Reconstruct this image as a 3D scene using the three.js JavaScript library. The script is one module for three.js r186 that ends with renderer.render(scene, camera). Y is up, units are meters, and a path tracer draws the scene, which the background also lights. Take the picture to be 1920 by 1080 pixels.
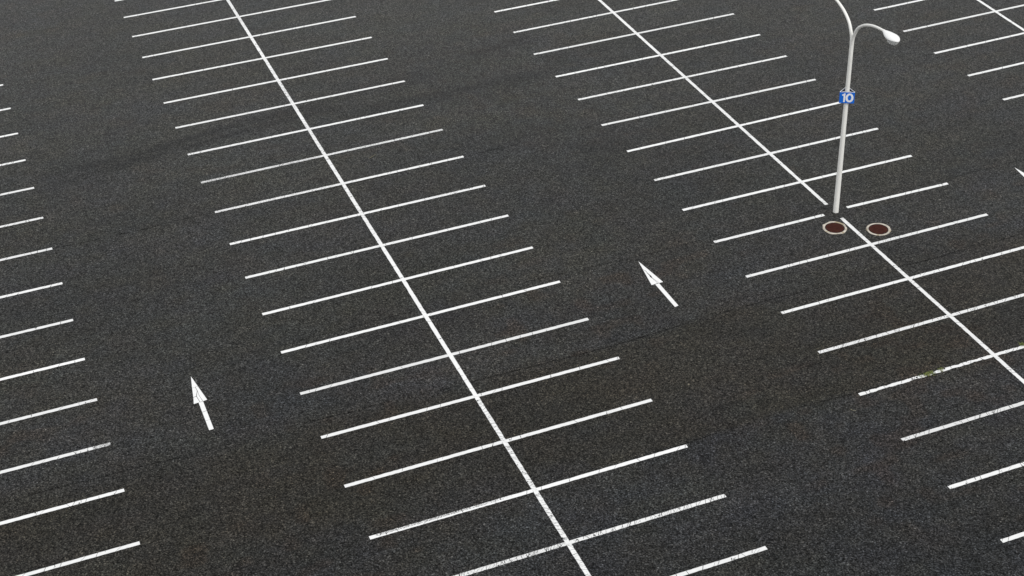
import * as THREE from 'three';
import { mergeGeometries, mergeVertices } from 'three/addons/utils/BufferGeometryUtils.js';

// ------------------------------------------------------------------ camera, sky, sun, exposure
const W = 1920, H = 1080, FOCAL = 2996.76;
const scene = new THREE.Scene();
const camera = new THREE.PerspectiveCamera(2 * Math.atan(H / 2 / FOCAL) * 180 / Math.PI, W / H, 0.5, 9000);
camera.position.set(-13.0671, 32.0105, 73.9707);
camera.rotation.set(-0.595024, -0.356708, -0.038589, 'YXZ');
camera.updateMatrixWorld(true);

const SKY_LEVEL = 0.9;
{
  const w = 128, h = 64, d = new Float32Array(w * h * 4);
  for (let j = 0; j < h; j++) for (let i = 0; i < w; i++) {
    const e = Math.sin(((j + 0.5) / h - 0.5) * Math.PI);            // row 0 is straight down
    const a = i / w * Math.PI * 2;
    // an overcast sky: brightest overhead, with faint, broad banks of cloud
    const cloud = 1 + 0.05 * Math.sin(3 * a + 1.3) * Math.cos(5 * e) + 0.04 * Math.sin(7 * a + 4 * e) ;
    const L = SKY_LEVEL * (e > 0 ? (0.96 + 0.08 * e) * cloud : 0.96 * Math.max(0.1, 1 + 6 * e));
    const k = (j * w + i) * 4;
    d[k] = L * 0.985; d[k + 1] = L; d[k + 2] = L * 1.02; d[k + 3] = 1;
  }
  const sky = new THREE.DataTexture(d, w, h, THREE.RGBAFormat, THREE.FloatType);
  sky.mapping = THREE.EquirectangularReflectionMapping;
  sky.magFilter = sky.minFilter = THREE.LinearFilter;
  sky.needsUpdate = true;
  scene.background = sky; scene.environment = sky;
}
const sun = new THREE.DirectionalLight(new THREE.Color(1, 0.975, 0.94), 1.5);
sun.position.set(10 + 16, 50, 28 + 52); sun.target.position.set(10, 0, 28);
sun.castShadow = true; sun.shadow.radius = 45; sun.shadow.mapSize.set(2048, 2048);
Object.assign(sun.shadow.camera, { left: -45, right: 45, top: 45, bottom: -45, near: 1, far: 160 });
scene.add(sun, sun.target);

const renderer = new THREE.WebGLRenderer({ antialias: true });
renderer.setSize(1024, 576);
renderer.toneMapping = THREE.LinearToneMapping;
renderer.toneMappingExposure = 1.0;
renderer.shadowMap.enabled = true;

// ------------------------------------------------------------------ helpers
let seed = 20240511;
const rnd = () => { seed = (seed + 0x6D2B79F5) | 0; let t = Math.imul(seed ^ seed >>> 15, 1 | seed); t = t + Math.imul(t ^ t >>> 7, 61 | t) ^ t; return ((t ^ t >>> 14) >>> 0) / 4294967296; };
const gauss = () => { let s = 0; for (let i = 0; i < 6; i++) s += rnd(); return (s - 3) * 1.414; };
const clamp = (x, a = 0, b = 1) => x < a ? a : x > b ? b : x;
const smooth = (a, b, x) => { const t = clamp((x - a) / (b - a)); return t * t * (3 - 2 * t); };
function hash(i, j, s) { let h = Math.imul(i, 374761393) + Math.imul(j, 668265263) + Math.imul(s, 1442695041) | 0; h = Math.imul(h ^ h >>> 13, 1274126177); h ^= h >>> 16; return (h >>> 0) / 4294967296; }
function noise(x, y, s = 0) {                                        // value noise, 0..1
  const i = Math.floor(x), j = Math.floor(y), fx = x - i, fy = y - j, u = fx * fx * (3 - 2 * fx), v = fy * fy * (3 - 2 * fy);
  const a = hash(i, j, s), b = hash(i + 1, j, s), c = hash(i, j + 1, s), d = hash(i + 1, j + 1, s);
  return a + (b - a) * u + (c - a) * v + (a - b - c + d) * u * v;
}
const fbm = (x, y, s) => (noise(x, y, s) * 4 + noise(x * 2.1 + 7, y * 2.1, s + 1) * 2 + noise(x * 4.3, y * 4.3 + 3, s + 2)) / 7;
const toS = c => c <= 0.0031308 ? c * 12.92 : 1.055 * Math.pow(c, 1 / 2.4) - 0.055;
const used = {};
const numbered = n => { const k = used[n] = (used[n] ?? -1) + 1; return k ? `${n}_${String(k).padStart(3, '0')}` : n; };
const shade = o => { o.traverse(m => { if (m.isMesh) m.castShadow = m.receiveShadow = true; }); return o; };
function mesh(name, geometry, material, parent) { const m = new THREE.Mesh(geometry, material); m.name = name; parent.add(m); return shade(m); }
function thing(o, name, label, category, group) {
  o.name = numbered(name); o.userData.label = label; o.userData.category = category; if (group) o.userData.group = group;
  scene.add(o); return shade(o);
}
function dataTexture(d, w, h, srgb = true) {
  const t = new THREE.DataTexture(d, w, h, THREE.RGBAFormat);
  t.magFilter = t.minFilter = THREE.LinearFilter; if (srgb) t.colorSpace = THREE.SRGBColorSpace;
  t.wrapS = t.wrapT = THREE.RepeatWrapping; t.needsUpdate = true; return t;
}
// where the sight line through a photo pixel meets the asphalt
function onGround(px, py) {
  const d = new THREE.Vector3((px - W / 2) / FOCAL, -(py - H / 2) / FOCAL, -1).applyQuaternion(camera.quaternion);
  return camera.position.clone().addScaledVector(d, -camera.position.y / d.y);
}

// ------------------------------------------------------------------ asphalt
const TILE = 36;
function asphaltTexture() {
  const n = 2048, d = new Uint8Array(n * n * 4), sp = new Uint8Array(n * n * 4), g = new Float32Array(n * n), c = new Float32Array(n * n);
  for (let i = 0; i < n * n; i++) g[i] = gauss();
  for (let y = 0; y < n; y++) for (let x = 0; x < n; x++) {          // stones about two texels across
    const i = y * n + x, r = y * n + (x + 1) % n, b = ((y + 1) % n) * n + x, e = ((y + 1) % n) * n + (x + 1) % n;
    c[i] = 0.55 * g[i] + 0.75 * (g[i] + g[r] + g[b] + g[e]) * 0.5;
  }
  for (let i = 0; i < n * n; i++) {
    let v = 0.0160 * Math.exp(c[i] * 0.7);
    let r = 1.0, b = 1.0;
    const k = hash(i, 11, 5), warm = hash(i, 3, 9) - 0.5;
    if (k < 0.004) v = 0.08 + 0.42 * hash(i, 5, 7) * hash(i, 8, 2);  // pale aggregate
    sp.fill(255 * clamp(0.4 * Math.exp(c[i] * 0.5)), i * 4, i * 4 + 4);      // worn stone tops shine, the voids between them do not
    r += warm * 0.16; b -= warm * 0.2;
    d[i * 4] = 255 * toS(clamp(v * r)); d[i * 4 + 1] = 255 * toS(clamp(v)); d[i * 4 + 2] = 255 * toS(clamp(v * b)); d[i * 4 + 3] = 255;
  }
  return [dataTexture(d, n, n), dataTexture(sp, n, n, false)];
}
const SEAMS = [-2.2, 3.4, 8.9, 20.0, 24.9, 29.62, 34.15, 39.88, 46.42, 51.5];
const OPEN = [0, 0, 0.1, 0.9, 0.15, 0.75, 1, 1, 0.6, 0];          // how far each joint has opened
const wander = (k, x) => (noise(x * 0.22, k * 3.1, 41) - 0.5) * 0.34 + (noise(x * 1.3, k * 5.7, 42) - 0.5) * 0.09;
// what the paving lanes are made of: blue-grey and brown-grey mixes, laid between the joints
const LANES = [[1.1, 1.1, 1.04], [1.08, 1.08, 1.02], [1.08, 1.08, 0.98], [1.06, 1.06, 1.0], [1.02, 1.01, 0.98], [1.0, 1.0, 0.93], [1.04, 1.03, 1.03], [0.86, 0.78, 0.64], [0.95, 0.96, 1.02], [0.79, 0.82, 0.9], [0.82, 0.84, 0.9]];
function laneAt(x, z) {
  const out = [0, 0, 0]; let k = 0, blend = 0;
  while (k < SEAMS.length && z > SEAMS[k] + wander(k, x)) k++;
  for (let c = 0; c < 3; c++) out[c] = LANES[k][c];
  // the joint is sharp only in places; elsewhere the mixes were raked into each other
  for (const q of [k - 1, k]) {
    if (q < 0 || q >= SEAMS.length) continue;
    const dist = Math.abs(z - SEAMS[q] - wander(q, x)), soft = 0.1 + 1.6 * noise(x * 0.16, q * 9.1, 77) * (q === 7 && x > 2 && x < 15 || q === 6 && x > 3 && x < 11 ? 0.12 : 1);
    const other = LANES[q < k ? q : q + 1], t = 0.5 * (1 - smooth(0, soft, dist));
    for (let c = 0; c < 3; c++) out[c] += (other[c] - out[c]) * t;
  }
  return out;
}
// tyre marks and damp streaks: [points x,z ...], half width, strength
const STREAKS = [
  [[[-12.2, 14.5], [-8.3, 14.15], [-5.4, 13.8], [-3.2, 13.35], [-0.4, 13.2], [2.2, 13.1]], 0.3, 0.62],
  [[[-11.6, 15.3], [-8, 14.75], [-5.2, 14.35], [-2.4, 13.95], [0.8, 13.75], [3.5, 13.7]], 0.24, 0.55],
  [[[0.4, 12.6], [2.4, 12.4], [5, 12.3], [7, 12.2]], 0.5, 0.3],
  [[[1.0, 14.8], [3.2, 14.6], [5.2, 14.35], [8, 14.3], [10.6, 14.3], [12.6, 14.2]], 0.5, 0.42],
  [[[8.4, 11.4], [10.4, 11.0], [12.4, 10.8]], 0.45, 0.45],
  [[[11.5, 13.4], [13.4, 13.1], [16.5, 12.7], [19, 12.3]], 0.5, 0.36],
  [[[13, 8.2], [16, 7.8], [19, 7.6]], 0.7, 0.3],
  [[[9.6, 21.8], [10.6, 21.6], [12.0, 21.5]], 0.7, 0.34],
  [[[-10.5, 19.9], [-7.6, 19.85], [-5.4, 20.1]], 0.35, 0.25],
  [[[8.4, 35.1], [9.6, 35.4], [10.8, 35.9]], 0.3, 0.34],
];
function streak(x, z) {
  let m = 1;
  for (const [pts, hw, amount] of STREAKS) {
    if (z < pts[0][1] - 3 && z < pts.at(-1)[1] - 3 || z > pts[0][1] + 3 && z > pts.at(-1)[1] + 3) continue;
    let best = 9, along = 0; const total = pts.length - 1;
    for (let i = 0; i < total; i++) {
      const [ax, az] = pts[i], [bx, bz] = pts[i + 1], dx = bx - ax, dz = bz - az;
      const t = clamp(((x - ax) * dx + (z - az) * dz) / (dx * dx + dz * dz)), q = Math.hypot(x - ax - dx * t, z - az - dz * t);
      if (q < best) { best = q; along = (i + t) / total; }
    }
    const w = hw * (0.55 + 0.9 * noise(x * 0.7, z * 1.5, 61)), rough = 0.45 + 0.75 * noise(x * 1.1, z * 6, 62);
    m *= 1 - 1.15 * amount * clamp(rough) * (1 - smooth(0.15 * w, 1.7 * w, best)) * smooth(0, 0.14, along) * smooth(1, 0.8, along);
  }
  return m;
}
function makeAsphalt() {
  const axis = (lo, hi, step, extra = []) => {
    const a = [...extra]; for (let v = lo; v <= hi + 1e-6; v += step) a.push(v);
    for (let s = step * 3, v = hi; v < 4000; s *= 1.7) { v += s; a.push(v); }
    for (let s = step * 3, v = lo; v > -4000; s *= 1.7) { v -= s; a.push(v); }
    a.sort((p, q) => p - q); return a.filter((v, i) => !i || v - a[i - 1] > 1e-4);
  };
  const xs = axis(-18, 39, 0.1);
  const groove = []; SEAMS.forEach(s => groove.push(s - 0.028, s - 0.012, s + 0.012, s + 0.028));
  let zs = axis(-8, 51, 0.1, groove);
  zs = zs.filter(z => groove.includes(z) || !SEAMS.some(s => Math.abs(z - s) < 0.035));
  const nx = xs.length, nz = zs.length, P = new Float32Array(nx * nz * 3), C = new Float32Array(nx * nz * 3), U = new Float32Array(nx * nz * 2), N = new Float32Array(nx * nz * 3);
  for (let j = 0; j < nz; j++) {
    const z0 = zs[j], near = SEAMS.map((s, k) => [k, 1 - smooth(0.05, 1.2, Math.abs(z0 - s))]).filter(q => q[1] > 0);
    const inGroove = SEAMS.findIndex(s => Math.abs(z0 - s) < 0.0125);
    for (let i = 0; i < nx; i++) {
      const x = xs[i], k = j * nx + i; let z = z0;
      for (const [q, f] of near) z += wander(q, x) * f;
      let y = 0;
      const col = laneAt(x, z);
      const far = Math.abs(x) > 60 || Math.abs(z) > 90;
      let v = 1;
      if (!far) {
        v *= 0.77 + 0.46 * fbm(x * 0.16, z * 0.42, 3);               // mix and age, drawn out along the paver's run
        v *= 0.86 + 0.28 * fbm(x * 0.9, z * 1.6, 13);
        v *= 0.93 + 0.14 * noise(x * 5, z * 5, 23);
        const tint = fbm(x * 0.33, z * 0.6, 31) - 0.5;
        const tint2 = fbm(x * 1.3, z * 1.5, 35) - 0.5, hue = fbm(x * 0.8, z * 1.1, 38) - 0.5;
        col[0] *= 1.01 + tint * 0.1 + tint2 * 0.1 - hue * 0.1; col[1] *= 1 + hue * 0.05; col[2] *= 0.925 - tint * 0.24 - tint2 * 0.26;
        const rust = smooth(0.66, 0.86, noise(x * 1.5, z * 1.9, 51)) * smooth(0.4, 0.6, noise(x * 0.2, z * 0.3, 52)) * (z > 30 ? 1 : 0.5);
        col[0] *= 1 + 0.1 * rust; col[1] *= 1 - 0.06 * rust; col[2] *= 1 - 0.16 * rust;
        // open-textured pits where binder has been lost
        const where = smooth(0.42, 0.7, noise(x * 0.12 + 3, z * 0.15, 71)) * 0.7 + 0.3 + (x < -6 && z > 22 ? 0.4 : 0);
        const pit = smooth(0.79, 0.93, noise(x * 6.5, z * 6.5, 72) * 0.7 + noise(x * 2.2, z * 2.2, 73) * 0.3 + 0.06 * where) * clamp(where);
        v *= 1 - 0.5 * pit;
        v *= streak(x, z);
        if (inGroove >= 0) {
          const open = OPEN[inGroove] * smooth(0.3, 0.56, (inGroove === 7 && x > 4 && x < 12 ? 0.25 : 0) + noise(x * 0.45, inGroove * 7.7, 81) + 0.25 * (noise(x * 4, inGroove, 82) - 0.5));
          y = -0.012 * open; v *= 1 - 0.7 * open;                    // bitumen showing in the open joint
        }
      }
      P.set([x, y, z], k * 3); N.set([0, 1, 0], k * 3); C.set([v * col[0], v * col[1], v * col[2]], k * 3); U.set([x / TILE, z / TILE], k * 2);
    }
  }
  const idx = new Uint32Array((nx - 1) * (nz - 1) * 6); let o = 0;
  for (let j = 0; j < nz - 1; j++) for (let i = 0; i < nx - 1; i++) {
    const a = j * nx + i, b = a + 1, c = a + nx, d = c + 1;
    idx[o++] = a; idx[o++] = c; idx[o++] = b; idx[o++] = b; idx[o++] = c; idx[o++] = d;
  }
  const g = new THREE.BufferGeometry();
  g.setAttribute('position', new THREE.BufferAttribute(P, 3)); g.setAttribute('normal', new THREE.BufferAttribute(N, 3));
  g.setAttribute('color', new THREE.BufferAttribute(C, 3)); g.setAttribute('uv', new THREE.BufferAttribute(U, 2));
  g.setIndex(new THREE.BufferAttribute(idx, 1));
  const [map, specularIntensityMap] = asphaltTexture();
  const m = new THREE.MeshPhysicalMaterial({ map, specularIntensityMap, specularIntensity: 0.66, vertexColors: true, roughness: 0.36 });
  const o3 = new THREE.Mesh(g, m); o3.name = 'asphalt_ground'; o3.userData.kind = 'structure'; o3.receiveShadow = true;
  scene.add(o3);
}
makeAsphalt();

// ------------------------------------------------------------------ painted lines
const LINE = 0.155, STRIPS = 64, SW = 2048, SH = 32, STRIP_M = 10.6;
// two sheets of 64 strips of worn paint, 10.6 m by 0.155 m each: every line has its own cracks and bare spots
const sheets = [0, 1].map(() => new Uint8Array(SW * SH * STRIPS * 4));
const paintMats = sheets.map(d => new THREE.MeshStandardMaterial({ map: dataTexture(d, SW, SH * STRIPS), transparent: true, roughness: 0.62 }));
let strips = 0;
function paintStrip(w) {                                             // w: crack spacing m, speckle(u m) 0..1, rag 0..1, split(u, v)
  const s = strips++, d = sheets[s >> 6], row0 = (s & 63) * SH, mpp = STRIP_M / SW;
  const A = new Float32Array(SW * SH).fill(1), tone = 0.8 + 0.035 * gauss();
  const rag = w.rag ?? 0.12;
  for (let x = 0; x < SW; x++) {
    const u = x * mpp;
    const e0 = 1 + 2.2 * (noise(u * 9, s, 101) - 0.4) + rag * 16 * Math.max(0, noise(u * 5.5, s, 102) - 0.45) + rag * 8 * Math.max(0, noise(u * 21, s, 103) - 0.5);
    const e1 = 1 + 2.2 * (noise(u * 9, s, 104) - 0.4) + rag * 16 * Math.max(0, noise(u * 5.5, s, 105) - 0.45) + rag * 8 * Math.max(0, noise(u * 21, s, 106) - 0.5);
    const sp = clamp((w.speckle?.(u) ?? 0.05));
    for (let y = 0; y < SH; y++) {
      let a = clamp(Math.min(y + 0.5 - e0, SH - 0.5 - y - e1) * 0.6 + 0.5);
      const bare = clamp(sp + (w.split?.(u, y / SH) ?? 0));
      if (bare > 0) {
        const n = 0.68 * noise(x * 0.62, y * 0.6, 110 + s) + 0.32 * noise(x * 0.2, y * 0.23, 300 + s);
        a *= 1 - smooth(-0.05, 0.09, bare * 0.92 - n + 0.06);
      }
      A[y * SW + x] = a;
    }
  }
  for (let u = rnd() * w.crack; u < STRIP_M; u += w.crack * (0.25 + 1.5 * rnd() * rnd() * 2)) {
    let x = u / mpp; const slant = -0.45 + 0.5 * gauss(), width = 1.2 + 1.9 * rnd() * (w.wide ?? 1), from = rnd() < 0.75 ? 0 : SH * rnd() * 0.6, to = rnd() < 0.75 ? SH : SH * (0.4 + 0.6 * rnd());
    let drift = 0;
    for (let y = 0; y < SH; y++) {
      drift += gauss() * 0.5; x += slant + drift * 0.18; drift *= 0.85;
      if (y < from || y > to) continue;
      for (let q = -3; q <= 3; q++) { const xi = Math.round(x) + q; if (xi >= 0 && xi < SW) A[y * SW + xi] *= clamp((Math.abs(xi - x) - width * 0.5) * 0.9 + 0.25); }
    }
    if (rnd() < 0.22 * (w.wide ?? 1)) {                                            // a chip beside the crack
      const cy = rnd() * SH, r = 2 + 4 * rnd(), cx = x + gauss() * 4;
      for (let y = Math.max(0, cy - r | 0); y < Math.min(SH, cy + r); y++) for (let xx = Math.max(0, cx - r | 0); xx < Math.min(SW, cx + r); xx++)
        if (Math.hypot(xx - cx, y - cy) < r * (0.55 + 0.7 * noise(xx * 0.4, y * 0.4, s))) A[y * SW + xx] = 0;
    }
  }
  for (const [hu, hv, hr] of w.holes ?? []) for (let y = 0; y < SH; y++) for (let xx = Math.max(0, (hu - hr) / mpp | 0); xx < Math.min(SW, (hu + hr) / mpp); xx++) {
    if (Math.hypot((xx * mpp - hu) / hr, (y / SH - hv) * LINE / hr) < 0.7 + 0.5 * noise(xx * 0.3, y * 0.3, s + 5)) A[y * SW + xx] = 0;
  }
  for (let x = 0; x < SW; x++) for (let y = 0; y < SH; y++) {
    const i = ((row0 + y) * SW + x) * 4, n = noise(x * 0.05, y * 0.12, 500 + s), f = hash(x, y, s + 900);
    const v = tone * (0.93 + 0.09 * n + 0.06 * (f - 0.5));
    d[i] = 255 * toS(clamp(v)); d[i + 1] = 255 * toS(clamp(v)); d[i + 2] = 255 * toS(clamp(v * 0.99)); d[i + 3] = 255 * A[y * SW + x];
  }
  return s;
}
// a flat ribbon of paint from a to b (x,z pairs), textured with strip s from u0 metres on
function ribbon(a, b, s, y, u0 = 0, width = LINE) {
  const L = Math.hypot(b[0] - a[0], b[1] - a[1]), tx = (b[0] - a[0]) / L, tz = (b[1] - a[1]) / L, h = width / 2, n = Math.max(1, Math.ceil(L / 0.5));
  const P = [], U = [], I = [], v0 = ((s & 63) * SH + 0.6) / (SH * STRIPS), v1 = ((s & 63) * SH + SH - 0.6) / (SH * STRIPS);
  for (let i = 0; i <= n; i++) {
    const t = i / n, x = a[0] + (b[0] - a[0]) * t, z = a[1] + (b[1] - a[1]) * t, u = clamp((u0 + L * t) / STRIP_M, 0.0005, 0.9995);
    P.push(x + tz * h, y, z - tx * h, x - tz * h, y, z + tx * h); U.push(u, v0, u, v1);
    if (i) { const k = i * 2; I.push(k - 2, k - 1, k, k, k - 1, k + 1); }
  }
  const g = new THREE.BufferGeometry();
  g.setAttribute('position', new THREE.Float32BufferAttribute(P, 3)); g.setAttribute('uv', new THREE.Float32BufferAttribute(U, 2)); g.setIndex(I); g.computeVertexNormals();
  return g;
}
function line(name, a, b, wear, y, label, category, group) {
  const L = Math.hypot(b[0] - a[0], b[1] - a[1]), bits = []; let sheet = 0;
  const need = Math.ceil((L - 1e-4) / 10.4); if ((strips & 63) + need > 64) strips = (strips | 63) + 1;   // one sheet for one line
  for (let s0 = 0; s0 < L - 1e-4; s0 += 10.4) {
    const s1 = Math.min(L, s0 + 10.4), s = paintStrip(typeof wear === 'function' ? wear(s0) : wear); sheet = s >> 6;
    const at = t => [a[0] + (b[0] - a[0]) * t / L, a[1] + (b[1] - a[1]) * t / L];
    bits.push(ribbon(at(s0), at(s1), s, y, 0.05));
  }
  const g = bits.length > 1 ? mergeGeometries(bits) : bits[0];
  const cx = (a[0] + b[0]) / 2, cz = (a[1] + b[1]) / 2; g.translate(-cx, 0, -cz);
  const m = new THREE.Mesh(g, paintMats[sheet]); m.position.set(cx, 0, cz);
  return thing(m, name, label, category, group);
}
const ORD = ['', 'first', 'second', 'third', 'fourth', 'fifth', 'sixth', 'seventh', 'eighth', 'ninth', 'tenth', 'eleventh', 'twelfth', 'thirteenth', 'fourteenth'];
const BAY = 2.5, HALF = 5.157;
const G = (x, y) => { const p = onGround(x, y); return [p.x, p.z]; };

// stripe ends as read from the photograph, numbered away from the far edge; the lines all lie on the asphalt
const A_L = { '-1': [215, 2], 0: [232, 33], 1: [248, 69], 2: [267, 108], 3: [286, 149.5], 4: [307, 193.5], 5: [329, 240], 6: [352, 290], 7: [377, 342.5], 8: [403, 398], 9: [431, 458], 10: [460, 521], 11: [492, 589.5], 12: [527, 661], 13: [563, 738.5], 14: [602, 820.5], 15: [646, 912], 16: [693, 1009] };
const A_R = { 2: [667, 31], 3: [697, 70], 4: [727, 110], 5: [759, 152], 6: [794, 197], 7: [830, 243], 8: [869, 293.5], 9: [910, 348], 10: [953, 404], 11: [999, 464], 12: [1050, 528], 13: [1103, 598], 14: [1161, 671], 15: [1222, 750], 16: [1288, 836], 17: [1360, 929], 18: [1437, 1027] };
const B_L = { 3: [927, 22.5], 4: [963, 61], 5: [1001, 102], 6: [1042, 144], 7: [1084, 187], 8: [1128, 235], 9: [1176, 284], 10: [1227, 338], 11: [1280, 394], 12: [1339, 454], 13: [1399, 519], 14: [1465, 587], 15: [1535, 661], 16: [1611, 740], 17: [1691, 825], 18: [1779, 914.5], 19: [1878, 1015] };
const B_R = { 5: [1376, 26], 6: [1425, 65], 7: [1475, 105], 8: [1529, 149], 10: [1646, 241], 11: [1709, 292], 12: [1777, 344], 13: [1851, 402] };
const C_L = { 6: [1639, 19], 7: [1694, 59], 8: [1752, 100], 9: [1815, 142], 10: [1881, 187] };
const L_R = { 2: [6, 159], 3: [20, 203], 4: [34, 250], 5: [48, 300], 6: [64, 352], 7: [81, 408], 8: [98, 466], 9: [117, 531], 10: [137, 600], 11: [159, 673], 12: [182, 749], 13: [207, 832], 14: [233, 919], 15: [262, 1018] };
const dist = (k, at) => k === at ? 'level with' : k < at ? `${ORD[at - k]} ahead of` : `${ORD[k - at]} behind`;
const bump = (c, w, h) => u => h * Math.exp(-(((u - c) / w) ** 2));
const patch = (s, amount) => u => 0.03 + amount * smooth(0.5, 0.78, noise(u * 0.9, s, 207));

// bays between the two arrows
const WEAR_A = { 6: { crack: 0.7, speckle: u => 0.22 - 0.012 * u }, 7: { crack: 0.5, speckle: u => 0.37 - 0.01 * u + 0.05 * Math.sin(u * 2) }, 8: { crack: 0.4, speckle: u => 0.27 * smooth(9, 3, u) + 0.04 }, 9: { crack: 0.45, speckle: u => 0.05 + 0.18 * smooth(6, 8, u) },
  16: { crack: 0.5, speckle: () => 0.06, split: (u, v) => 0.42 * smooth(0.62, 0.5, v) * smooth(5.2, 3.4, u) * smooth(0.05, 0.4, u) },
  17: { crack: 0.065, wide: 0.8, speckle: u => 0.08 + 0.2 * smooth(8, 4, u) }, 18: { crack: 0.28, wide: 1.2, speckle: () => 0.05 } };
for (let k = -1; k <= 18; k++) {
  const a = A_L[k] ? G(...A_L[k]) : [-5.147, BAY * k + 0.02], b = A_R[k] ? G(...A_R[k]) : [5.167, BAY * k];
  if (A_L[k] && !A_R[k]) b[1] = a[1] - 0.03;
  if (!A_L[k]) a[1] = b[1];
  const extra = { 7: 'worn grey ', 16: 'half bare ', 17: 'crazed ' }[k] ?? '';
  line('parking_bay_line', a, b, WEAR_A[k] ?? { crack: 0.5 + 0.7 * rnd(), speckle: patch(k, 0.1) }, 0.004,
    `${extra}white stripe across the spine between two arrows, ${dist(k, 12)} the arrow tips`, 'bay line', 'bay stripes across the spine between the arrows');
}
// bays either side of the lamp post's spine
const WEAR_B = { 15: { crack: 0.2, wide: 1.3, speckle: u => 0.04 + bump(1.6, 1.2, 0.22)(u) + bump(3.6, 0.8, 0.12)(u) }, 16: { crack: 0.5, wide: 1.5, rag: 0.68, speckle: () => 0.06, holes: [[2.05, 0.45, 0.04], [2.22, 0.4, 0.035], [2.62, 0.95, 0.05], [2.75, 0.1, 0.05], [3.15, 0.95, 0.05], [3.3, 0.2, 0.04]] },
  17: { crack: 0.2, wide: 1.6 }, 18: { crack: 0.22, wide: 1.6 }, 19: { crack: 0.22, wide: 1.6 }, 13: { crack: 0.35, speckle: u => 0.04 + bump(6.2, 1.2, 0.2)(u) } };
for (let k = 3; k <= 19; k++) {
  const a = G(...B_L[k]), b = B_R[k] ? G(...B_R[k]) : [21.59, a[1] - 0.03];
  const where = `${dist(k, 12)} the lamp post`;
  const wear = WEAR_B[k] ?? { crack: 0.4 + 0.7 * rnd(), speckle: patch(k + 40, 0.14) };
  if (k === 12) {
    line('parking_bay_line', a, G(1545, 403), wear, 0.004, 'short white stripe ending at the lamp post, on the split arrow side', 'bay line', 'bay stripes across the lamp post spine');
    line('parking_bay_line', G(1588, 389), b, wear, 0.004, 'short white stripe starting beside the lamp post, away from the split arrow', 'bay line', 'bay stripes across the lamp post spine');
  } else line('parking_bay_line', a, b, wear, 0.004, `${k === 16 ? 'ragged ' : ''}white stripe across the spine line at the lamp post, ${where}`, 'bay line', 'bay stripes across the lamp post spine');
}
for (let k = 6; k <= 10; k++) {
  const a = G(...C_L[k]);
  line('parking_bay_line', a, [a[0] + 2 * HALF, a[1] - 0.04], { crack: 0.5 + 0.6 * rnd(), speckle: patch(k + 80, 0.08) }, 0.004,
    `white stripe across the lane from the lamp post row, ${dist(k, 12)} the lamp post`, 'bay line', 'bay stripes across the lane from the lamp post row');
}
for (let k = 2; k <= 15; k++) {
  const b = G(...L_R[k]);
  line('parking_bay_line', [b[0] - 2 * HALF, b[1] + 0.02], b, k === 13 ? { crack: 0.4, speckle: u => 0.05 + 0.4 * smooth(9.75, 9.85, u) } : k === 7 ? { crack: 0.25, speckle: () => 0.16 } : { crack: 0.35 + 0.5 * rnd(), speckle: patch(k + 120, 0.1) }, 0.004,
    `${k === 13 ? 'grey ended ' : ''}white stripe outside the lane of the cracked arrow, ${dist(k, 12)} its tip`, 'bay line', 'bay stripes outside the cracked arrow lane');
}
// spines
const spineWear = s0 => s0 > 36 ? { crack: 0.08, wide: 0.7, speckle: () => s0 > 40 ? 0.16 : 0.07 } : s0 > 9 && s0 < 12 ? { crack: 0.3, speckle: u => 0.06 + bump(7.5, 3, 0.24)(u) } : s0 > 18 && s0 < 24 ? { crack: 0.3, speckle: u => 0.05 + bump(0, 3, 0.22)(u) } : { crack: 0.6, speckle: patch(s0, 0.12) };
line('spine_line', [0.0, -6.4], [0.08, 49.5], spineWear, 0.008, 'long unbroken white spine line between the two lanes with arrows', 'spine line');
line('spine_line', [16.5, 4.2], [16.52, G(1550, 384)[1]], s0 => ({ crack: 0.5, speckle: patch(s0 + 3, 0.1) }), 0.008, 'white spine line ending ahead of the lamp post, clear of the manhole covers', 'spine line', 'spine lines broken at the lamp post');
line('spine_line', [16.52, G(1578, 409)[1]], [16.55, 44.5], s0 => ({ crack: 0.35, rag: s0 > 5 ? 0.3 : 0.12, speckle: patch(s0 + 9, 0.1) }), 0.008, 'white spine line starting behind the lamp post, running between two manhole covers', 'spine line', 'spine lines broken at the lamp post');
line('spine_line', [32.9, 9], [32.5, 24], s0 => ({ crack: 0.6, speckle: patch(s0 + 19, 0.06) }), 0.008, 'white spine line crossing the stripes over the lane from the lamp post', 'spine line');
paintMats.forEach(m => { m.map.needsUpdate = true; });

// ------------------------------------------------------------------ direction arrows
// the paint is built as separate flakes: the head and the shaft are cut along the cracks that run through them
function arrow(x, z, flakes, label, group) {
  const g = new THREE.Group(); g.position.set(x, 0, z);
  for (const [name, pts] of flakes) {
    const s = new THREE.Shape(pts.map(([px, pz]) => new THREE.Vector2(px, -pz)));
    const e = new THREE.ExtrudeGeometry(s, { depth: 0.003, bevelEnabled: false }); e.rotateX(-Math.PI / 2); e.translate(0, 0.002, 0);
    mesh(name, e, arrowPaint, g);
  }
  return thing(g, 'direction_arrow', label, 'arrow', group);
}
function grainTexture(n, f) { const d = new Uint8Array(n * n * 4); for (let y = 0; y < n; y++) for (let x = 0; x < n; x++) { const [r, g, b] = f(x, y); const i = (y * n + x) * 4; d[i] = 255 * toS(clamp(r)); d[i + 1] = 255 * toS(clamp(g)); d[i + 2] = 255 * toS(clamp(b)); d[i + 3] = 255; } return dataTexture(d, n, n); }
const arrowPaint = new THREE.MeshStandardMaterial({ roughness: 0.62, map: grainTexture(256, (x, y) => { const v = 0.82 * (0.94 + 0.08 * noise(x * 0.06, y * 0.06, 7) + 0.08 * (hash(x, y, 4) - 0.5)); return [v, v, v * 0.99]; }) });
const c = 0.007;                                                     // half a crack
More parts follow.
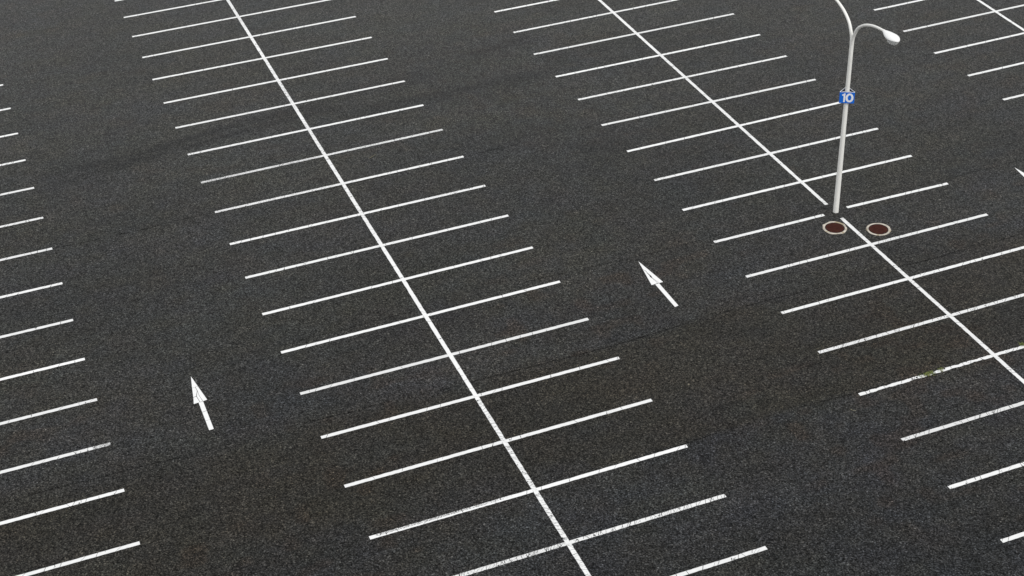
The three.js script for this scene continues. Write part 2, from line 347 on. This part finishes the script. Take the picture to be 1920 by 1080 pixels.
arrow(-8.278, 30.12, [
  ['head_flake', [[0, 0], [0.094, 0.62], [-0.1, 0.64]]],
  ['head_flake', [[-0.1, 0.655], [0.0, 0.64], [0.02, 0.85], [-0.075, 1.14], [-0.17, 1.15]]],
  ['head_flake', [[-0.17, 1.17], [-0.07, 1.165], [-0.03, 1.5], [-0.232, 1.515]]],
  ['head_flake', [[0.015, 0.64], [0.095, 0.635], [0.222, 1.47], [0.08, 1.485], [0.03, 1.1], [0.035, 0.86]]],
  ['head_flake', [[0.02, 0.89], [0.02, 1.1], [0.065, 1.487], [-0.015, 1.495], [-0.055, 1.15]]],
  ['shaft_flake', [[-0.072, 1.515], [0.078, 1.5], [0.078, 2.02], [-0.072, 2.05]]],
  ['shaft_flake', [[-0.072, 2.067], [0.078, 2.037], [0.078, 2.53], [-0.072, 2.54]]],
  ['shaft_flake', [[-0.072, 2.551], [0.078, 2.541], [0.08, 3.05], [-0.072, 3.06]]],
], 'white painted arrow with a head cracked into flakes, lying in a lane', 'lane arrows');
arrow(8.29, 29.95, [
  ['head_flake', [[0, 0], [0.225, 1.58], [0.078, 1.585], [-0.01, 1.2], [0.01, 1.05], [-0.03, 0.8], [-0.02, 0.7], [-0.08, 0.55]]],
  ['head_flake', [[-0.085, 0.57], [-0.035, 0.72], [-0.05, 0.82], [-0.04, 1.0], [-0.06, 1.1], [-0.03, 1.22], [0.01, 1.57], [-0.235, 1.595]]],
  ['head_flake', [[-0.02, 1.23], [0.068, 1.588], [0.022, 1.572]]],
  ['shaft_flake', [[-0.1, 1.61], [0.055, 1.6], [0.06, 3.13], [-0.09, 3.16]]],
], 'white painted arrow split lengthwise along its head, in the lane beside the lamp post row', 'lane arrows');
arrow(24.64, 29.97, [
  ['head_flake', [[0, 0], [0.225, 1.58], [-0.235, 1.595]]],
  ['shaft_flake', [[-0.08, 1.6], [0.07, 1.6], [0.07, 3.14], [-0.08, 3.15]]],
], 'white painted arrow in the lane beyond the lamp post row, away from the others', 'lane arrows');

// ------------------------------------------------------------------ manhole covers
const rustTex = grainTexture(256, (x, y) => { const n = fbm(x * 0.035, y * 0.035, 3), f = hash(x, y, 8) - 0.5, v = 0.7 + 0.55 * n + 0.3 * f; return [0.046 * v, 0.013 * v * (0.85 + 0.35 * n), 0.009 * v]; });
const rust = new THREE.MeshPhysicalMaterial({ map: rustTex, roughness: 0.95, specularIntensity: 0.3 });
const iron = new THREE.MeshStandardMaterial({ color: new THREE.Color().setRGB(0.022, 0.014, 0.011), roughness: 0.8 });
const collarTex = grainTexture(256, (x, y) => { const n = fbm(x * 0.04, y * 0.04, 21), f = hash(x, y, 18) - 0.5, v = 0.3 + 0.34 * n + 0.12 * f; const dirt = smooth(0.55, 0.7, fbm(x * 0.025, y * 0.025, 29)); return [v * (1 - 0.3 * dirt), v * 0.91 * (1 - 0.36 * dirt), v * 0.78 * (1 - 0.5 * dirt)]; });
const concrete = new THREE.MeshStandardMaterial({ map: collarTex, roughness: 0.95 });
function planarUV(g, k, ox = 0, oz = 0) { const p = g.attributes.position, u = new Float32Array(p.count * 2); for (let i = 0; i < p.count; i++) { u[i * 2] = p.getX(i) * k + ox; u[i * 2 + 1] = p.getZ(i) * k + oz; } g.setAttribute('uv', new THREE.BufferAttribute(u, 2)); return g; }
function manhole(x, z, s, label) {
  const g = new THREE.Group(); g.position.set(x, 0, z);
  // trowelled concrete collar with an uneven outer edge
  const N = 96, P = [], I = [];
  const ring = [[0.368, -0.01], [0.368, 0.007], [0.376, 0.011], [0.41, 0.012], [0.438, 0.008], [0.455, 0.0]];
  for (let i = 0; i < N; i++) { const a = i / N * Math.PI * 2, w = (noise(Math.cos(a) * 3 + 9, Math.sin(a) * 3 + 9, s) - 0.5) * 0.05 + (noise(i * 0.9, s, s) - 0.5) * 0.014;
    ring.forEach(([r, y], k) => { const rr = r + (k > 2 ? w * (k - 2) / 3 : 0); P.push(Math.cos(a) * rr, y, Math.sin(a) * rr); }); }
  for (let i = 0; i < N; i++) for (let k = 0; k < ring.length - 1; k++) { const a = i * 6 + k, b = (i + 1) % N * 6 + k; I.push(a, a + 1, b, b, a + 1, b + 1); }
  const cg = new THREE.BufferGeometry(); cg.setAttribute('position', new THREE.Float32BufferAttribute(P, 3)); cg.setIndex(I.reverse()); cg.computeVertexNormals();
  mesh('concrete_collar', planarUV(cg, 0.9, s * 0.31, s * 0.17), concrete, g);
  const fr = new THREE.LatheGeometry([[0.345, -0.01], [0.345, 0.005], [0.366, 0.005], [0.366, -0.01]].map(q => new THREE.Vector2(...q)), 72);
  mesh('iron_frame', fr, iron, g);
  const lid = mesh('lid', planarUV(new THREE.LatheGeometry([[0, 0.0045], [0.318, 0.0045], [0.32, 0.007], [0.336, 0.007], [0.339, 0.004], [0.339, -0.008]].map(q => new THREE.Vector2(...q)), 72), 1.1, s * 0.4), rust, g);
  const bars = [];                                                   // raised tread bars of the casting
  for (let i = -6; i <= 6; i++) for (let j = -6; j <= 6; j++) { const bx = i * 0.046, bz = j * 0.046; if (Math.hypot(bx, bz) > 0.29) continue; const b = new THREE.BoxGeometry((i + j) & 1 ? 0.034 : 0.014, 0.003, (i + j) & 1 ? 0.014 : 0.034); b.translate(bx, 0.0058, bz); bars.push(b); }
  mesh('tread_bars', planarUV(mergeGeometries(bars), 1.1, s * 0.4), rust, lid).userData.kind = 'stuff';
  for (const q of [-1, 1]) { const k = new THREE.CylinderGeometry(0.016, 0.016, 0.002, 16); k.translate(q * 0.302, 0.0058, 0.02); mesh('key_hole', k, iron, lid); }
  g.rotation.y = s;
  return thing(g, 'manhole_cover', label, 'manhole cover', 'manhole covers behind the lamp post');
}
manhole(15.935, 30.92, 3, 'rusty round manhole cover with thin collar, nearer the lamp post and the split arrow');
manhole(17.345, 31.675, 5, 'rusty round manhole cover with wide pale collar, beside the stripe first behind the lamp post');

// ------------------------------------------------------------------ lamp post
const LX = 16.568, LZ = 29.938;
const steelTex = grainTexture(256, (x, y) => { const v = 0.87 * (0.95 + 0.07 * noise(x * 0.03, y * 0.09, 61) + 0.03 * (hash(x, y, 6) - 0.5)); return [v, v * 0.99, v * 0.945]; });
const steel = new THREE.MeshStandardMaterial({ map: steelTex, roughness: 0.5 });
const headPaint = new THREE.MeshStandardMaterial({ color: new THREE.Color().setRGB(0.85, 0.85, 0.84), roughness: 0.42 });
const gasket = new THREE.MeshStandardMaterial({ color: new THREE.Color().setRGB(0.45, 0.46, 0.45), roughness: 0.7 });
const bowlGlass = new THREE.MeshPhysicalMaterial({ color: new THREE.Color().setRGB(0.74, 0.75, 0.73), roughness: 0.3, transmission: 0.12, thickness: 0 });
const post = new THREE.Group(); post.position.set(LX, 0, LZ);
// tapered tube along a curve
function taper(curve, n, r, seg = 20) {
  const g = new THREE.TubeGeometry(curve, n, 1, seg), p = g.attributes.position, fr = curve;
  for (let i = 0; i <= n; i++) { const o = fr.getPointAt(i / n), rr = r(i / n); for (let j = 0; j <= seg; j++) { const k = i * (seg + 1) + j; p.setXYZ(k, o.x + (p.getX(k) - o.x) * rr, o.y + (p.getY(k) - o.y) * rr, o.z + (p.getZ(k) - o.z) * rr); } }
  return g;
}
{
  const pts = [[0.102, -0.01], [0.105, 0.0], [0.105, 0.02], [0.1045, 0.04], [0.09, 3], [0.0785, 5.4], [0.074, 6.6], [0.073, 7.12], [0.066, 7.2], [0.03, 7.24], [0, 7.25]].map(q => new THREE.Vector2(...q));
  mesh('pole', new THREE.LatheGeometry(pts, 32), steel, post);
  const prof = [[0.02, 6.98], [0.045, 7.2], [0.15, 7.47], [0.29, 7.69], [0.46, 7.84], [0.7, 7.99], [0.97, 8.1], [1.21, 8.17], [1.55, 8.23], [1.9, 8.26]];
  for (const s of [1, -1]) {
    const curve = new THREE.CatmullRomCurve3(prof.map(([r, h]) => new THREE.Vector3(0, h, s * r)));
    mesh('arm', taper(curve, 48, t => 0.062 - 0.018 * t), steel, post);
    // teardrop lantern, widest towards its nose
    const head = mesh('lamp_head', lantern(s), headPaint, post);
    const bowl = new THREE.SphereGeometry(1, 32, 12, 0, Math.PI * 2, Math.PI / 2, Math.PI / 2); bowl.scale(0.17, 0.19, 0.27); bowl.translate(0, 8.175, s * 2.4);
    mesh('glass_bowl', bowl, bowlGlass, head);
    const rim = new THREE.TorusGeometry(1, 0.06, 8, 40); rim.rotateX(Math.PI / 2); rim.scale(0.176, 0.4, 0.284); rim.translate(0, 8.185, s * 2.4);
    mesh('bowl_rim', rim, gasket, head);
    const col = new THREE.CylinderGeometry(0.052, 0.052, 0.09, 20); col.rotateX(Math.PI / 2); col.translate(0, 8.258, s * 1.86);
    mesh('clamp_collar', col, steel, post);
  }
}
function lantern(s) {
  const n = 40, m = 32, P = [], I = [];
  for (let i = 0; i <= n; i++) {
    const t = i / n, z = 1.84 + 0.9 * t;
    const body = Math.pow(Math.sin(Math.PI * Math.pow(t, 1.45)), 0.62), w = Math.max(0.0005, t < 0.01 ? 0.045 : 0.045 * (1 - t) + 0.2 * body * (t < 1 ? 1 : 0));
    const up = Math.max(0.0005, 0.042 * (1 - t) + 0.1 * body), down = Math.max(0.0005, 0.042 * (1 - t) + 0.016 * body);
    const mid = 8.255 - 0.025 * smooth(0, 0.5, t);
    for (let j = 0; j <= m; j++) { const a = j / m * Math.PI * 2, sy = Math.sin(a); P.push(Math.cos(a) * w * (t >= 1 ? 0.001 : 1), mid + sy * (sy > 0 ? up : down) * (t >= 1 ? 0.001 : 1), s * z); }
  }
  for (let i = 0; i < n; i++) for (let j = 0; j < m; j++) { const a = i * (m + 1) + j, b = a + m + 1; s > 0 ? I.push(a, a + 1, b, b, a + 1, b + 1) : I.push(a, b, a + 1, b, b + 1, a + 1); }
  let g = new THREE.BufferGeometry(); g.setAttribute('position', new THREE.Float32BufferAttribute(P, 3)); g.setIndex(I); g = mergeVertices(g, 1e-5); g.computeVertexNormals(); return g;
}
thing(post, 'street_lamp', 'tall white steel lamp post with two curved arms and teardrop heads', 'lamp post');

// ------------------------------------------------------------------ number sign: three panels round the post
const blue = new THREE.MeshStandardMaterial({ color: new THREE.Color().setRGB(0.003, 0.14, 0.66), roughness: 0.45 });
const white = new THREE.MeshStandardMaterial({ color: new THREE.Color().setRGB(0.86, 0.88, 0.9), roughness: 0.5 });
const navy = new THREE.MeshStandardMaterial({ color: new THREE.Color().setRGB(0.006, 0.012, 0.07), roughness: 0.6 });
const sign = new THREE.Group(); sign.position.set(LX, 4.7, LZ); sign.rotation.y = -30 * Math.PI / 180;
{
  const S = 0.54, T = 0.006, HT = 0.44, inr = S / (2 * Math.sqrt(3));
  const one = new THREE.Shape([[-0.052, 0.075], [-0.052, 0.118], [-0.02, 0.124], [0.004, 0.142], [0.014, 0.16], [0.055, 0.16], [0.055, -0.16], [0, -0.16], [0, 0.075]].map(q => new THREE.Vector2(...q)));
  const zero = new THREE.Shape(); zero.absellipse(0, 0, 0.128, 0.166, 0, Math.PI * 2); const hole = new THREE.Path(); hole.absellipse(0, 0, 0.058, 0.1, 0, Math.PI * 2, true); zero.holes.push(hole);
  for (let k = 0; k < 3; k++) {
    const a = k * Math.PI * 2 / 3, place = g => { g.translate(0, HT / 2, inr); g.rotateY(a); return g; };
    const board = new THREE.BoxGeometry(S - 0.012, HT, T); const panel = mesh('panel', place(board), blue, sign);
    const edge = []; for (const y of [HT / 2 + 0.0075]) { const e = new THREE.BoxGeometry(S - 0.004, 0.014, 0.01); e.translate(0, y, -0.001); edge.push(e); }
    const back = new THREE.BoxGeometry(S - 0.03, HT - 0.01, 0.003); back.translate(0, 0, -T / 2 - 0.003); mesh('back_face', place(back), navy, panel);
    mesh('edge_strip', place(mergeGeometries(edge)), white, panel);
    const ink = (sh, x) => { const e = new THREE.ExtrudeGeometry(sh, { depth: 0.002, bevelEnabled: false, curveSegments: 28 }); e.scale(1.1, 1.08, 1); e.translate(x, 0.0, T / 2 + 0.0005); return place(e); };
    mesh('numeral', ink(one, -0.122), white, panel); mesh('numeral', ink(zero, 0.092), white, panel);
  }
  for (const y of [0.09, 0.35]) {                                    // clamp band and struts that carry the panels
    const band = new THREE.CylinderGeometry(0.092, 0.092, 0.04, 24, 1, true); band.translate(0, y, 0); mesh('clamp_band', band, steel, sign);
    for (let k = 0; k < 3; k++) { const b = new THREE.BoxGeometry(0.03, 0.03, inr - 0.09); b.translate(0, y, 0.088 + (inr - 0.094) / 2); b.rotateY(k * Math.PI * 2 / 3); mesh('strut', b, steel, sign); }
  }
}
thing(sign, 'number_sign', 'blue three-sided sign with white number 10 on the lamp post', 'sign');

// ------------------------------------------------------------------ weeds in the joint under the ragged stripe, and dry grass blades
const leafMats = [[0.11, 0.14, 0.025], [0.06, 0.085, 0.015], [0.3, 0.31, 0.1]].map(q => new THREE.MeshStandardMaterial({ color: new THREE.Color().setRGB(...q), roughness: 0.8, side: THREE.DoubleSide }));
function weed(x, z, len, n, height, label) {
  const g = new THREE.Group(); g.position.set(x, 0, z);
  const sets = [[], [], []];
  for (let i = 0; i < n; i++) {
    const cx = gauss() * len * 0.42, cz = gauss() * 0.045, a = rnd() * 6.283, L = height * (0.6 + 1.2 * rnd()), w = 0.004 + 0.006 * rnd(), lean = 0.5 + 0.8 * rnd();
    const dx = Math.cos(a), dz = Math.sin(a), P = [], I = [];
    for (let k = 0; k <= 3; k++) { const t = k / 3, o = L * lean * t * t, y = L * (t - 0.35 * t * t) + 0.001, ww = w * (k === 3 ? 0.08 : 1 - 0.25 * t); P.push(cx + dx * o - dz * ww, y, cz + dz * o + dx * ww, cx + dx * o + dz * ww, y, cz + dz * o - dx * ww); if (k) { const q = k * 2; I.push(q - 2, q - 1, q, q, q - 1, q + 1); } }
    const b = new THREE.BufferGeometry(); b.setAttribute('position', new THREE.Float32BufferAttribute(P, 3)); b.setIndex(I); b.computeVertexNormals(); sets[rnd() < 0.5 ? 0 : rnd() < 0.6 ? 1 : 2].push(b);
  }
  sets.forEach((s, k) => { if (s.length) mesh('leaves', mergeGeometries(s), leafMats[k], g); });
  return thing(g, 'weed_tuft', label, 'weed', 'weeds along the ragged stripe');
}
weed(14.0, 39.94, 0.24, 230, 0.05, 'largest green weed tuft, growing through a gap in the ragged stripe');
weed(14.5, 39.9, 0.14, 60, 0.035, 'faint small weed tuft between the large tuft and the spine line');
weed(13.66, 39.9, 0.1, 24, 0.025, 'thin sprig of weed by the holes in the ragged stripe');
weed(17.72, 39.84, 0.12, 80, 0.05, 'green weed tuft at the ragged stripe, past its crossing with the spine line');
const straw = new THREE.MeshStandardMaterial({ color: new THREE.Color().setRGB(0.34, 0.31, 0.2), roughness: 0.8 });
function blade(px, label) {
  const q = px.map(p => { const w = onGround(...p); return new THREE.Vector3(w.x, 0.006, w.z); }), o = q[0].clone().setY(0); q.forEach((v, i) => { v.sub(o); v.y = 0.006 + 0.01 * Math.sin(i / (q.length - 1) * Math.PI); });
  const m = new THREE.Mesh(taper(new THREE.CatmullRomCurve3(q), 16, t => 0.0055 * (1 - 0.6 * t), 6), straw); m.position.copy(o);
  return thing(m, 'dry_grass_blade', label, 'dry grass', 'dry grass blades on the asphalt');
}
blade([[1593.5, 767], [1598, 769.5], [1603, 770.5], [1606, 768.5]], 'curled dry grass blade on asphalt near the end of the ragged stripe');
blade([[692.5, 296.5], [699, 293.5], [705.5, 288.5]], 'pale dry grass blade on asphalt beside the worn grey stripe');

renderer.render(scene, camera);
